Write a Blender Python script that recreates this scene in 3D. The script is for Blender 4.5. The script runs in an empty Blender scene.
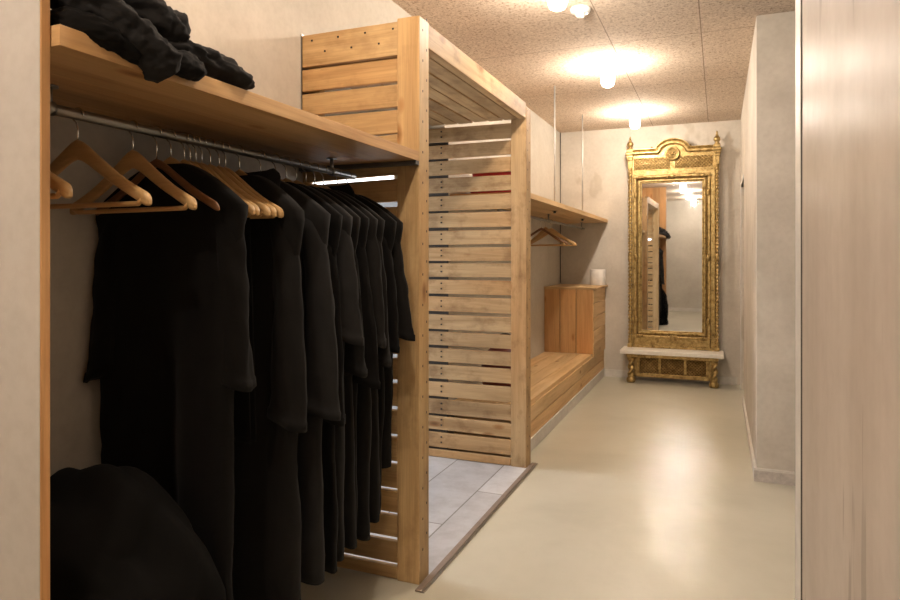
import bpy, bmesh, math, random
from mathutils import Vector, Matrix, noise
random.seed(7)
PI = math.pi
SC = bpy.context.scene
COL = SC.collection

# ------------------------------------------------------------------ materials
def new_mat(name):
    m = bpy.data.materials.new(name); m.use_nodes = True
    nt = m.node_tree
    return m, nt, nt.nodes['Principled BSDF']

def N(nt, t, **kw):
    n = nt.nodes.new(t)
    for k, v in kw.items():
        setattr(n, k, v)
    return n

def ramp(nt, stops):
    r = N(nt, 'ShaderNodeValToRGB')
    el = r.color_ramp.elements
    while len(el) < len(stops): el.new(0.5)
    for e, (p, c) in zip(el, stops):
        e.position = p; e.color = (*c, 1)
    return r

def coords(nt, kind, scale):
    tc = N(nt, 'ShaderNodeTexCoord'); mp = N(nt, 'ShaderNodeMapping')
    mp.inputs['Scale'].default_value = scale
    nt.links.new(tc.outputs[kind], mp.inputs['Vector'])
    return mp.outputs['Vector']

def noise_tex(nt, vec, scale=1, detail=4, rough=.55, dist=0):
    n = N(nt, 'ShaderNodeTexNoise')
    n.inputs['Scale'].default_value = scale; n.inputs['Detail'].default_value = detail
    n.inputs['Roughness'].default_value = rough; n.inputs['Distortion'].default_value = dist
    nt.links.new(vec, n.inputs['Vector'])
    return n.outputs['Fac']

def mixc(nt, fac, a, b, mode='MIX'):
    m = N(nt, 'ShaderNodeMix', data_type='RGBA', blend_type=mode)
    for sock, val in ((m.inputs[0], fac), (m.inputs[6], a), (m.inputs[7], b)):
        if hasattr(val, 'is_output') or hasattr(val, 'links'): nt.links.new(val, sock)
        elif isinstance(val, (int, float)): sock.default_value = val
        else: sock.default_value = (*val, 1)
    return m.outputs[2]

def math_n(nt, op, a, b=0.0):
    m = N(nt, 'ShaderNodeMath', operation=op)
    for i, v in enumerate((a, b)):
        if isinstance(v, (int, float)): m.inputs[i].default_value = v
        else: nt.links.new(v, m.inputs[i])
    return m.outputs[0]

def bump(nt, bs, h, strength, dist=.01):
    b = N(nt, 'ShaderNodeBump'); b.inputs['Strength'].default_value = strength; b.inputs['Distance'].default_value = dist
    nt.links.new(h, b.inputs['Height']); nt.links.new(b.outputs[0], bs.inputs['Normal'])

def wood(name, light, mid, dark, rough=.55, stain=0.25, knots=True, gscale=1.0, var=.8):
    m, nt, bs = new_mat(name)
    v1 = coords(nt, 'UV', (1.1*gscale, 16*gscale, 1)); n1 = noise_tex(nt, v1, 1, 5, .6, .9)
    r1 = ramp(nt, [(.3, dark), (.5, mid), (.7, light)]); nt.links.new(n1, r1.inputs[0])
    v2 = coords(nt, 'UV', (5*gscale, 160*gscale, 1)); n2 = noise_tex(nt, v2, 1, 2, .5)
    r2 = ramp(nt, [(.3, (.8, .78, .76)), (.6, (1, 1, 1))]); nt.links.new(n2, r2.inputs[0])
    c = mixc(nt, .6, r1.outputs[0], r2.outputs[0], 'MULTIPLY')
    v3 = coords(nt, 'UV', (.5, .37, 1)); n3 = noise_tex(nt, v3, 1, 1, .5)      # board to board
    r3 = ramp(nt, [(.3, (.66, .61, .57)), (.48, (1, 1, 1)), (.68, (1.0, .86, .72))]); nt.links.new(n3, r3.inputs[0])
    c = mixc(nt, var, c, r3.outputs[0], 'MULTIPLY')
    v5 = coords(nt, 'UV', (5, 7, 1)); n5 = noise_tex(nt, v5, 1, 4, .65)        # stains and wear
    r5 = ramp(nt, [(.34, (.55, .47, .4)), (.5, (1, 1, 1))]); nt.links.new(n5, r5.inputs[0])
    c = mixc(nt, stain, c, r5.outputs[0], 'MULTIPLY')
    if knots:
        v4 = coords(nt, 'UV', (3.2, 7.5, 1))
        vo = N(nt, 'ShaderNodeTexVoronoi'); vo.inputs['Scale'].default_value = 1; nt.links.new(v4, vo.inputs['Vector'])
        r4 = ramp(nt, [(.03, (.34, .2, .1)), (.1, (.72, .55, .4)), (.16, (1, 1, 1))]); nt.links.new(vo.outputs['Distance'], r4.inputs[0])
        c = mixc(nt, .8, c, r4.outputs[0], 'MULTIPLY')
    nt.links.new(c, bs.inputs['Base Color'])
    bs.inputs['Roughness'].default_value = rough
    bs.inputs['Specular IOR Level'].default_value = .3
    bump(nt, bs, n2, .12, .004)
    return m

def concrete(name, a, b, rough=.7, scale=1.6, streak=(1, 1, 1), spec=.4, bstr=.08, blot=None):
    m, nt, bs = new_mat(name)
    v = coords(nt, 'Object', streak); n1 = noise_tex(nt, v, scale, 6, .62, .3)
    r1 = ramp(nt, [(.32, a), (.68, b)]); nt.links.new(n1, r1.inputs[0])
    v2 = coords(nt, 'Object', (1, 1, 1)); n2 = noise_tex(nt, v2, 34, 3, .6)
    r2 = ramp(nt, [(.3, (.9, .89, .88)), (.6, (1, 1, 1))]); nt.links.new(n2, r2.inputs[0])
    c = mixc(nt, .7, r1.outputs[0], r2.outputs[0], 'MULTIPLY')
    if blot:
        v3 = coords(nt, 'Object', blot[0]); n3 = noise_tex(nt, v3, 1, 3, .5)
        r3 = ramp(nt, [(blot[1], (1, 1, 1)), (blot[1]+.03, blot[2])]); nt.links.new(n3, r3.inputs[0])
        c = mixc(nt, 1.0, c, r3.outputs[0], 'MULTIPLY')
    nt.links.new(c, bs.inputs['Base Color'])
    rr = N(nt, 'ShaderNodeMapRange'); nt.links.new(n1, rr.inputs[0])
    rr.inputs[3].default_value = rough-.07; rr.inputs[4].default_value = rough+.07
    nt.links.new(rr.outputs[0], bs.inputs['Roughness'])
    bs.inputs['Specular IOR Level'].default_value = spec
    bump(nt, bs, n2, bstr, .004)
    return m

def plain(name, col, rough=.5, metal=0.0, spec=.5, sheen=0):
    m, nt, bs = new_mat(name)
    v = coords(nt, 'Object', (1, 1, 1)); n = noise_tex(nt, v, 18, 3, .6)
    r = ramp(nt, [(.3, tuple(x*.88 for x in col)), (.7, tuple(min(1, x*1.08) for x in col))]); nt.links.new(n, r.inputs[0])
    nt.links.new(r.outputs[0], bs.inputs['Base Color'])
    bs.inputs['Roughness'].default_value = rough; bs.inputs['Metallic'].default_value = metal
    bs.inputs['Specular IOR Level'].default_value = spec
    if sheen:
        bs.inputs['Sheen Weight'].default_value = sheen; bs.inputs['Sheen Roughness'].default_value = .5
    return m

M = {}
M['pallet'] = wood('pallet_wood', (.57, .395, .215), (.50, .335, .17), (.38, .24, .115), .6, .75, var=1.0)
M['pallet_warm_lit'] = wood('pallet_wood_warm_lit', (.68, .475, .245), (.585, .39, .185), (.44, .275, .12), .5, .45)  # same wood as the pallet slats; warmer light on the near side put into colour
M['pine'] = wood('pine_boards', (.80, .575, .32), (.73, .495, .255), (.60, .38, .175), .5, .1)
M['larch'] = wood('larch_boards', (.70, .42, .19), (.62, .35, .15), (.50, .26, .10), .5, .12)
M['shelf'] = wood('shelf_pine', (.66, .42, .205), (.58, .35, .155), (.46, .25, .1), .5, .1)
M['hanger'] = wood('hanger_beech', (.66, .43, .20), (.60, .375, .16), (.52, .31, .125), .4, .05, False)
M['hanger_dark'] = wood('hanger_brown', (.28, .13, .055), (.22, .1, .04), (.16, .07, .03), .4, .05, False)
M['wall'] = concrete('wall_plaster', (.52, .47, .395), (.66, .605, .525), .75, 1.5)
M['backwall'] = concrete('wall_cement', (.53, .475, .405), (.68, .62, .54), .7, 2.2, blot=((3, 3, 1.6), .64, (.86, .84, .8)))
M['lacquer'] = concrete('lacquered_cement', (.49, .43, .385), (.60, .54, .49), .36, 1.1, (1.6, 6, .5), .1, .004,
                        ((9, 22, 2.6), .62, (.74, .72, .70)))
M['white'] = concrete('white_plaster', (.42, .42, .42), (.5, .5, .5), .8, 2)
M['grey_panel'] = concrete('grey_laminate', (.60, .565, .53), (.63, .595, .56), .5, 1.0, bstr=.0)
M['base'] = concrete('cement_skirting', (.62, .58, .53), (.74, .70, .64), .7, 6)
M['cut_concrete'] = concrete('rough_cut_concrete', (.44, .39, .35), (.62, .56, .5), .9, 30, bstr=.5)
M['fabric'] = plain('black_cotton', (.0065, .0056, .005), .95, spec=.12, sheen=.03)
M['heap'] = plain('matt_black_cloth', (.006, .0055, .005), .95, spec=.08)
M['fabric_b'] = plain('washed_black_cotton', (.011, .0096, .0086), .95, spec=.12, sheen=.04)
M['fabric_c'] = plain('charcoal_cotton', (.017, .0155, .0148), .95, spec=.12, sheen=.05)
M['steel'] = plain('galvanised_steel', (.33, .32, .30), .38, 1.0)
M['chrome'] = plain('chrome_wire', (.75, .75, .74), .2, 1.0)
M['screw'] = plain('dark_screw', (.05, .04, .035), .6, .6)
M['dark'] = plain('dark_seam', (.06, .05, .04), .8)
M['marble'] = concrete('pale_marble', (.84, .79, .71), (.9, .86, .79), .3, 5, bstr=.01)
M['trim'] = plain('pale_profile', (.78, .77, .76), .4)
M['porcelain'] = plain('white_porcelain', (.82, .8, .77), .3)
M['paper'] = plain('white_paper', (.83, .79, .74), .9)
M['worn'] = plain('worn_brown_strip', (.23, .17, .13), .6)
M['rod'] = plain('zinc_rod', (.55, .53, .5), .45, .4)
M['steel_dark'] = plain('dark_steel', (.12, .115, .11), .5, .3)
M['red'] = plain('red_cloth', (.42, .03, .035), .9, sheen=.2)
M['maroon'] = plain('dark_red_leather', (.16, .03, .02), .5)

def gold():
    m, nt, bs = new_mat('aged_gilt')
    v = coords(nt, 'Object', (1, 1, 1)); n = noise_tex(nt, v, 26, 6, .7)
    r = ramp(nt, [(.32, (.15, .09, .028)), (.49, (.43, .30, .115)), (.7, (.64, .48, .225))]); nt.links.new(n, r.inputs[0])
    ao = N(nt, 'ShaderNodeTexNoise'); ao.inputs['Scale'].default_value = 5; nt.links.new(v, ao.inputs['Vector'])
    nt.links.new(r.outputs[0], bs.inputs['Base Color'])
    bs.inputs['Metallic'].default_value = .7; bs.inputs['Roughness'].default_value = .4
    bump(nt, bs, n, .25, .004)
    return m
M['gold'] = gold()
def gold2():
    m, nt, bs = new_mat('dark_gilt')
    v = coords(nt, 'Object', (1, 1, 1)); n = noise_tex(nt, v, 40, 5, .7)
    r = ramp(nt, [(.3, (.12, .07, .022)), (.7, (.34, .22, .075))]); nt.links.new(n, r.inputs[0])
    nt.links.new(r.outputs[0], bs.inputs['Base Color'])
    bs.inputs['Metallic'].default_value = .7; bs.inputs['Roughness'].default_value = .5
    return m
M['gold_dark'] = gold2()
def glass_mirror():
    m, nt, bs = new_mat('silvered_glass')
    v = coords(nt, 'Object', (1, 1, 1)); n = noise_tex(nt, v, 3, 3, .6)
    r = ramp(nt, [(.3, (.72, .74, .76)), (.7, (.77, .79, .81))]); nt.links.new(n, r.inputs[0])
    nt.links.new(r.outputs[0], bs.inputs['Base Color'])
    bs.inputs['Metallic'].default_value = 1; bs.inputs['Roughness'].default_value = .02
    return m
M['mirror'] = glass_mirror()
def lamp_glass():
    m = bpy.data.materials.new('lit_lamp_glass'); m.use_nodes = True; nt = m.node_tree; nt.nodes.clear()
    o = N(nt, 'ShaderNodeOutputMaterial'); e = N(nt, 'ShaderNodeEmission'); t = N(nt, 'ShaderNodeBsdfTransparent'); a = N(nt, 'ShaderNodeAddShader')
    e.inputs[0].default_value = (1, .88, .7, 1); e.inputs[1].default_value = 7
    t.inputs[0].default_value = (.9, .9, .9, 1)
    nt.links.new(e.outputs[0], a.inputs[0]); nt.links.new(t.outputs[0], a.inputs[1]); nt.links.new(a.outputs[0], o.inputs[0])
    return m
M['lamp'] = lamp_glass()
def emit(name, col, s):
    m = bpy.data.materials.new(name); m.use_nodes = True; nt = m.node_tree; nt.nodes.clear()
    o = N(nt, 'ShaderNodeOutputMaterial'); e = N(nt, 'ShaderNodeEmission')
    e.inputs[0].default_value = (*col, 1); e.inputs[1].default_value = s
    nt.links.new(e.outputs[0], o.inputs[0]); return m
M['tube'] = emit('gap_glow', (.96, .97, 1), 4)

def floor_mat():
    m, nt, bs = new_mat('sealed_cement_floor')
    v = coords(nt, 'Object', (1, 1, 1)); n1 = noise_tex(nt, v, 1.1, 6, .6, .4)
    r1 = ramp(nt, [(.3, (.50, .472, .37)), (.52, (.575, .542, .435)), (.72, (.63, .595, .49))]); nt.links.new(n1, r1.inputs[0])
    n2 = noise_tex(nt, v, 9, 6, .7)
    r2 = ramp(nt, [(.3, (.94, .935, .925)), (.55, (1, 1, 1))]); nt.links.new(n2, r2.inputs[0])
    c = mixc(nt, .45, r1.outputs[0], r2.outputs[0], 'MULTIPLY')
    n4 = noise_tex(nt, v, 23, 2, .4)
    r4 = ramp(nt, [(.80, (1, 1, 1)), (.83, (.78, .7, .58))]); nt.links.new(n4, r4.inputs[0])
    c = mixc(nt, .35, c, r4.outputs[0], 'MULTIPLY')
    nt.links.new(c, bs.inputs['Base Color'])
    rr = N(nt, 'ShaderNodeMapRange'); nt.links.new(n2, rr.inputs[0]); rr.inputs[3].default_value = .285; rr.inputs[4].default_value = .335
    nt.links.new(rr.outputs[0], bs.inputs['Roughness'])
    bs.inputs['Specular IOR Level'].default_value = .5
    n3 = noise_tex(nt, v, 38, 3, .6); bump(nt, bs, n3, .16, .004)
    return m
M['floor'] = floor_mat()

def ceil_mat():
    m, nt, bs = new_mat('pressed_wood_wool_board')
    v = coords(nt, 'Object', (1, 1, 1))
    n1 = noise_tex(nt, v, 62, 4, .8, .6)
    r1 = ramp(nt, [(.37, (.33, .235, .165)), (.46, (.62, .50, .395)), (.62, (.78, .665, .545))]); nt.links.new(n1, r1.inputs[0])
    n2 = noise_tex(nt, v, 2.5, 4, .6)
    r2 = ramp(nt, [(.3, (.9, .88, .86)), (.65, (1, 1, 1))]); nt.links.new(n2, r2.inputs[0])
    c = mixc(nt, 1, r1.outputs[0], r2.outputs[0], 'MULTIPLY')
    sx = N(nt, 'ShaderNodeSeparateXYZ'); nt.links.new(v, sx.inputs[0])
    def seam(out, off, pitch, w):
        a = math_n(nt, 'MULTIPLY', math_n(nt, 'SUBTRACT', out, off), 1/pitch)
        f = math_n(nt, 'ABSOLUTE', math_n(nt, 'SUBTRACT', math_n(nt, 'FRACT', math_n(nt, 'ADD', a, 100.5)), .5))
        return math_n(nt, 'LESS_THAN', f, w/pitch)
    s = math_n(nt, 'MAXIMUM', math_n(nt, 'MULTIPLY', seam(sx.outputs[0], -.63, .53, .003), math_n(nt, 'GREATER_THAN', sx.outputs[0], -.8)), seam(sx.outputs[1], 4.26, 1.15, .003))
    c = mixc(nt, math_n(nt, 'MULTIPLY', s, .7), c, (.16, .1, .06))
    nt.links.new(c, bs.inputs['Base Color']); bs.inputs['Roughness'].default_value = .9
    bs.inputs['Specular IOR Level'].default_value = .2
    bump(nt, bs, n1, .35, .006)
    return m
M['ceiling'] = ceil_mat()

def paving():
    m, nt, bs = new_mat('stone_paving')
    v = coords(nt, 'Object', (1, 1, 1))
    br = N(nt, 'ShaderNodeTexBrick'); br.inputs['Scale'].default_value = 1
    mpn = N(nt, 'ShaderNodeMapping'); mpn.inputs['Rotation'].default_value = (0, 0, PI/2); nt.links.new(v, mpn.inputs['Vector']); nt.links.new(mpn.outputs[0], br.inputs['Vector'])
    br.inputs['Brick Width'].default_value = .95; br.inputs['Row Height'].default_value = .30; br.inputs['Mortar Size'].default_value = .004
    br.inputs['Color1'].default_value = (.47, .46, .47, 1); br.inputs['Color2'].default_value = (.60, .59, .60, 1); br.inputs['Mortar'].default_value = (.24, .22, .2, 1)
    n1 = noise_tex(nt, v, 7, 6, .7)
    r1 = ramp(nt, [(.3, (.72, .7, .68)), (.6, (1, 1, 1))]); nt.links.new(n1, r1.inputs[0])
    c = mixc(nt, .8, br.outputs[0], r1.outputs[0], 'MULTIPLY')
    nt.links.new(c, bs.inputs['Base Color']); bs.inputs['Roughness'].default_value = .55
    bump(nt, bs, br.outputs[1], -.3, .004)
    return m
M['paving'] = paving()

# ------------------------------------------------------------------ mesh helpers
class MB:
    def __init__(self):
        self.bm = bmesh.new(); self.uv = self.bm.loops.layers.uv.new('UVMap'); self.mats = []
    def mi(self, m):
        if m not in self.mats: self.mats.append(m)
        return self.mats.index(m)
    def box(self, lo, hi, m, mat=None, grain=None, bev=0.0):
        lo = Vector(lo); hi = Vector(hi); s = hi-lo
        ax = grain if grain is not None else max(range(3), key=lambda i: s[i])
        a2, a3 = [i for i in range(3) if i != ax]
        ou, ov = random.uniform(0, 40), random.uniform(0, 40)
        tmp = bmesh.new()
        bmesh.ops.create_cube(tmp, size=1)
        for v in tmp.verts:
            v.co = Vector([lo[i]+(v.co[i]+.5)*s[i] for i in range(3)])
        if bev > 0:
            bmesh.ops.bevel(tmp, geom=list(tmp.edges), offset=bev, segments=2, affect='EDGES', profile=.5)
        idx = self.mi(m); mp = {}
        for v in tmp.verts:
            co = v.co.copy()
            mp[v] = (self.bm.verts.new(mat @ co if mat else co), co)
        for f in tmp.faces:
            try: nf = self.bm.faces.new([mp[v][0] for v in f.verts])
            except ValueError: continue
            nf.material_index = idx
            n = f.normal
            for l, v in zip(nf.loops, f.verts):
                co = mp[v][1]
                if abs(n[ax]) > .7: l[self.uv].uv = (ou+co[a2]*.3, ov+co[a3])
                else:
                    k = a3 if abs(n[a2]) > abs(n[a3]) else a2
                    l[self.uv].uv = (ou+co[ax], ov+co[k]+(.37 if k == a3 else 0))
        tmp.free()
        return self
    def grid(self, rings, m, closed=True, cap=True, smooth=True, flip=False):
        """rings: list of lists of points (same count)"""
        idx = self.mi(m); ou, ov = random.uniform(0, 30), random.uniform(0, 30)
        vs = [[self.bm.verts.new(p) for p in r] for r in rings]
        n = len(rings[0]); L = 0.0; ls = [0.0]
        for a, b in zip(rings, rings[1:]):
            L += (Vector(b[0])-Vector(a[0])).length; ls.append(L)
        for i in range(len(rings)-1):
            for j in range(n if closed else n-1):
                k = (j+1) % n
                q = [vs[i][j], vs[i][k], vs[i+1][k], vs[i+1][j]]
                if flip: q.reverse()
                f = self.bm.faces.new(q); f.material_index = idx; f.smooth = smooth
                for l in f.loops:
                    l[self.uv].uv = (ou+l.vert.co.x, ov+l.vert.co.z+l.vert.co.y)
        if cap and closed:
            for r in (vs[0], vs[-1]):
                try:
                    f = self.bm.faces.new(r); f.material_index = idx
                except ValueError: pass
        return self
    def tube(self, pts, r, m, seg=8, cap=True):
        pts = [Vector(p) for p in pts]; rings = []
        rr = r if isinstance(r, (list, tuple)) else [r]*len(pts)
        up = None
        for i, p in enumerate(pts):
            d = (pts[min(i+1, len(pts)-1)]-pts[max(i-1, 0)]).normalized()
            if up is None:
                up = Vector((0, 0, 1)) if abs(d.z) < .9 else Vector((1, 0, 0))
            x = d.cross(up).normalized(); y = x.cross(d).normalized(); up = y
            rings.append([p+x*math.cos(2*PI*j/seg)*rr[i]+y*math.sin(2*PI*j/seg)*rr[i] for j in range(seg)])
        return self.grid(rings, m, cap=cap)
    def lathe(self, prof, m, c=(0, 0, 0), seg=24, fn=None):
        c = Vector(c); rings = []
        for r, z in prof:
            ring = []
            for j in range(seg):
                t = 2*PI*j/seg; q = r*(fn(t, z) if fn else 1)
                ring.append(c+Vector((q*math.cos(t), q*math.sin(t), z)))
            rings.append(ring)
        return self.grid(rings, m)
    def ball(self, c, s, m, sub=2):
        if not isinstance(s, (tuple, list)): s = (s, s, s)
        tmp = bmesh.new(); bmesh.ops.create_icosphere(tmp, subdivisions=sub, radius=1)
        idx = self.mi(m); mp = {}
        for v in tmp.verts:
            mp[v] = self.bm.verts.new(Vector((c[0]+v.co.x*s[0], c[1]+v.co.y*s[1], c[2]+v.co.z*s[2])))
        for f in tmp.faces:
            nf = self.bm.faces.new([mp[v] for v in f.verts]); nf.material_index = idx; nf.smooth = True
        tmp.free(); return self
    def prism(self, prof, y0, y1, m, axis='y'):
        """extrude a closed 2D outline (x,z) from y0 to y1"""
        r0 = [(x, y0, z) for x, z in prof]; r1 = [(x, y1, z) for x, z in prof]
        return self.grid([r0, r1], m, smooth=False)
    def build(self, name, parent=None, loc=None):
        bmesh.ops.recalc_face_normals(self.bm, faces=list(self.bm.faces))
        me = bpy.data.meshes.new(name); self.bm.to_mesh(me); self.bm.free()
        for m in self.mats: me.materials.append(m)
        o = bpy.data.objects.new(name, me); COL.objects.link(o)
        if parent: o.parent = parent
        if loc: o.location = loc
        return o

def tag(o, label, cat, group=None, kind=None):
    o['label'] = label; o['category'] = cat
    if group: o['group'] = group
    if kind: o['kind'] = kind
    return o
def thing(name, label, cat, loc=(0, 0, 0), rz=0.0, group=None):
    o = bpy.data.objects.new(name, None); COL.objects.link(o)
    o.location = loc; o.rotation_euler = (0, 0, rz); o.empty_display_size = .05
    return tag(o, label, cat, group)
def sub(mb, name, part):
    o = mb.build(name); o.parent = part; return o
def struct(mb, name, label, cat):
    return tag(mb.build(name), label, cat, kind='structure')
def copy_tree(root, loc, rz, label, group=None):
    r = root.copy(); COL.objects.link(r); r.location = loc; r.rotation_euler = (0, 0, rz); r['label'] = label
    if group: r['group'] = group
    for ch in list(root.children):
        c = ch.copy(); COL.objects.link(c); c.parent = r
    return r

H = 2.61           # ceiling
XL = -1.60         # left wall face
XR = .195           # right wall face
YB = 7.09          # back wall face
XP = -1.06         # front plane of the slatted portal and shelves
YF = -2.4          # wall behind the camera

# ------------------------------------------------------------------ setting
b = MB(); b.box((-1.02, YF-.1, -.1), (2.4, YB+.1, 0), M['floor']); b.box((-1.9, YF-.1, -.1), (-1.02, 2.33, 0), M['floor']); b.box((-1.9, 3.86, -.1), (-1.02, YB+.1, 0), M['floor'])
fl = struct(b, 'floor', 'smooth pale beige sealed cement floor of the corridor', 'floor')
b = MB(); b.box((-4.4, 2.33, -.1), (-1.02, 3.86, .002), M['paving'])
struct(b, 'floor_passage', 'grey stone paving inside the slatted wooden passage', 'floor')
b = MB(); b.box((-1.9, YF-.1, H), (2.4, YB+.1, H+.1), M['ceiling']); struct(b, 'ceiling', 'tan pressed wood wool ceiling boards with dark speckles', 'ceiling')
b = MB()
b.box((XL-.25, YF, 0), (XL, 2.40, H), M['wall']); b.box((XL-.25, 3.84, 0), (XL, YB, H), M['wall']); b.box((XL-.25, 2.40, 2.12), (XL, 3.84, H), M['wall'])
struct(b, 'wall_left', 'beige plastered wall behind clothes rails and bench', 'wall')
b = MB(); b.box((XL-.25, YB, 0), (XR+.6, YB+.1, H), M['backwall']); struct(b, 'wall_back', 'mottled beige cement wall behind the gilt mirror', 'wall')
b = MB(); b.box((XL-.25, YF-.1, 0), (.4, YF, H), M['wall']); struct(b, 'wall_front', 'plain plastered wall at the near end of the corridor', 'wall')
# right wall: pillar with its far doorway
b = MB()
b.box((XR, 4.08, 0), (XR+.9, 6.15, H), M['backwall']); b.box((XR, 6.15, 1.93), (XR+.16, 6.86, H), M['backwall'])
b.box((XR, 6.86, 0), (XR+.16, YB, H), M['backwall'])
struct(b, 'wall_right', 'beige cement wall block on the right with a sharp front corner', 'wall')
b = MB(); b.box((XR+.16, 6.15, 0), (XR+.9, YB, H), M['white']); struct(b, 'wall_closet', 'pale wall inside the doorway right of the mirror', 'wall')
b = MB()
b.box((XR-.004, 6.865, 0), (XR+.05, 6.90, 1.93), M['trim']); b.box((XR-.004, 6.15, 1.93), (XR+.05, 6.90, 1.965), M['trim'])
struct(b, 'trim_2', 'pale door trim right of the gilt mirror', 'trim')
b = MB(); b.box((.10, YF, 0), (.22, 1.03, H), M['lacquer']); M['lacquer'].node_tree.nodes['Principled BSDF'].inputs['IOR'].default_value = 1.22; wn = struct(b, 'wall_near', 'glossy lacquered cement wall at the right edge of the photo', 'wall')
b = MB(); b.box((.0985, .974, 0), (.103, 1.034, H), M['trim'], bev=.001); b.box((.0985, 1.0305, 0), (.22, 1.036, H), M['trim']); b.box((.0990, .966, 0), (.1005, .974, H), M['dark'])
struct(b, 'trim_1', 'pale vertical corner profile edging the glossy right wall', 'trim')
b = MB(); b.box((.22, .9, 0), (2.4, 1.03, H), M['wall']); struct(b, 'wall_side', 'plastered wall of the side passage on the right', 'wall')
b = MB(); b.box((2.3, 1.03, 0), (2.4, 4.2, H), M['wall']); struct(b, 'wall_far_side', 'end wall of the side passage on the right', 'wall')
b = MB(); b.box((XR+.9, 4.08, 0), (2.4, 4.2, H), M['wall']); struct(b, 'wall_side_back', 'back wall of the side passage on the right', 'wall')
# passage shell
b = MB()
b.box((-4.4, 2.30, 0), (XL-.25, 2.40, 2.4), M['white']); b.box((-4.4, 3.84, 0), (XL-.25, 3.94, 2.4), M['white']); b.box((-4.4, 2.30, 2.4), (XL-.25, 3.94, 2.5), M['white']); b.box((XL-.40, 2.40, 1.93), (XL-.25, 3.84, 2.4), M['wall'])
struct(b, 'wall_passage', 'white walls of the lit passage beyond the slatted portal', 'wall')
b = MB()
for lo, hi in (((-4.4, 2.40, 0), (-4.32, 2.48, 2.4)), ((-4.4, 3.76, 0), (-4.32, 3.84, 2.4)), ((-4.4, 2.48, 2.3), (-4.32, 3.76, 2.4)), ((-4.4, 2.48, 0), (-4.32, 3.76, .1)), ((-4.38, 3.09, .1), (-4.33, 3.15, 2.3))):
    b.box(lo, hi, M['trim'])
struct(b, 'door_1', 'pale frame of the daylit glazed door at the end of the passage', 'door')
# skirtings
b = MB(); b.box((XL, YF, 0), (.1, YF+.015, .075), M['base'], bev=.002); struct(b, 'baseboard_front', 'pale cement skirting at the near end of the corridor', 'baseboard')
b = MB(); b.box((-1.14, 3.93, 0), (-1.122, 7.075, .084), M['base'], bev=.002); struct(b, 'baseboard_left', 'pale cement skirting under the pine bench', 'baseboard')
b = MB(); b.box((-1.125, YB-.015, 0), (XR-.03, YB, .075), M['base'], bev=.002); struct(b, 'baseboard_back', 'pale cement skirting along the back wall', 'baseboard')
b = MB(); b.box((XR-.014, 4.066, 0), (XR, 6.15, .075), M['base'], bev=.002); b.box((XR, 4.066, 0), (XR+.9, 4.08, .075), M['base'], bev=.002)
b.box((XR-.014, 4.0655, 0), (XR+.9, 4.067, .062), M['cut_concrete'])
struct(b, 'baseboard_right', 'cement skirting with a rough face around the right wall corner', 'baseboard')
b = MB(); b.box((-1.056, 2.24, 0), (-1.030, 3.91, .006), M['worn'], bev=.001); b.box((-1.030, 2.24, 0), (-1.018, 3.91, .004), M['steel'])
struct(b, 'trim_3', 'worn wood and metal threshold strip along the portal floor edge', 'threshold')
b = MB(); b.tube([(XL+.005, YB-.005, .98), (XL+.005, YB-.005, H)], .004, M['dark'], 10)
struct(b, 'trim_4', 'dark seam strip in the corner left of the gilt mirror', 'trim')

# ------------------------------------------------------------------ slatted portal
P = thing('slatted_portal', 'box-shaped passage surround of rough reclaimed wooden slats and posts', 'portal', (-1.11, 3.1, 0))
def pb(mb, name):
    o = mb.build(name); o.parent = P; o.matrix_parent_inverse = Matrix.Translation(-Vector(P.location)); return o
TOP = 2.178
for y0, y1 in ((2.29, 2.38), (3.80, 3.90)):
    b = MB(); b.box((XP-.095, y0, .0), (XP, y1, TOP-(.03 if y0 > 3 else 0)), M['pallet' if y0 > 3 else 'pallet_warm_lit'], bev=.003)
    z = .12
    while z < TOP-.05:
        for dy, dz in ((.028, 0), (.064, .05)):
            b.lathe([(.0042, XP-.001), (.0042, XP+.0008)], M['screw'], seg=8) if False else b.box((XP-.0005, y0+dy, z+dz), (XP+.0007, y0+dy+.006, z+dz+.009), M['screw'])
        z += .118
    pb(b, 'post')
b = MB(); b.box((XP-.045, 2.38, TOP-.10), (XP-.002, 3.80, TOP-.005), M['pallet'], bev=.003); pb(b, 'front_beam')
# near side panel: slats facing the wardrobe
b = MB()
slats = [(2.037, TOP-.01)]; z = 2.025
for h in (.089, .087, .090, .083): slats.append((z-h, z)); z -= h+.0115
slats[-1] = (1.567, slats[-1][1]); z = 1.5535
while z > .05:
    h = random.choice((.083, .088, .092)); slats.append((max(z-h, .004), z)); z -= h+random.uniform(.011, .016)
for k, (lo, hi) in enumerate(slats):
    tl = {4: -.032, 5: -.022}.get(k, random.uniform(-.004, .004)); mt = Matrix.Translation((-1.37, 2.3, (lo+hi)/2)) @ Matrix.Rotation(tl, 4, 'Y') @ Matrix.Translation((1.37, -2.3, -(lo+hi)/2))
    b.box((XL+.005, 2.2925+random.uniform(0, .002), lo), (XP-.096, 2.316, hi), M['pallet_warm_lit'], mat=mt, bev=.003)
    if k == 0:
        for i in range(7):
            x = XL+.05+i*.062; zz = hi-.03-.05*(i % 2)
            b.box((x, 2.2915, zz), (x+.007, 2.294, zz+.007), M['screw'])
pb(b, 'side_panel')
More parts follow.
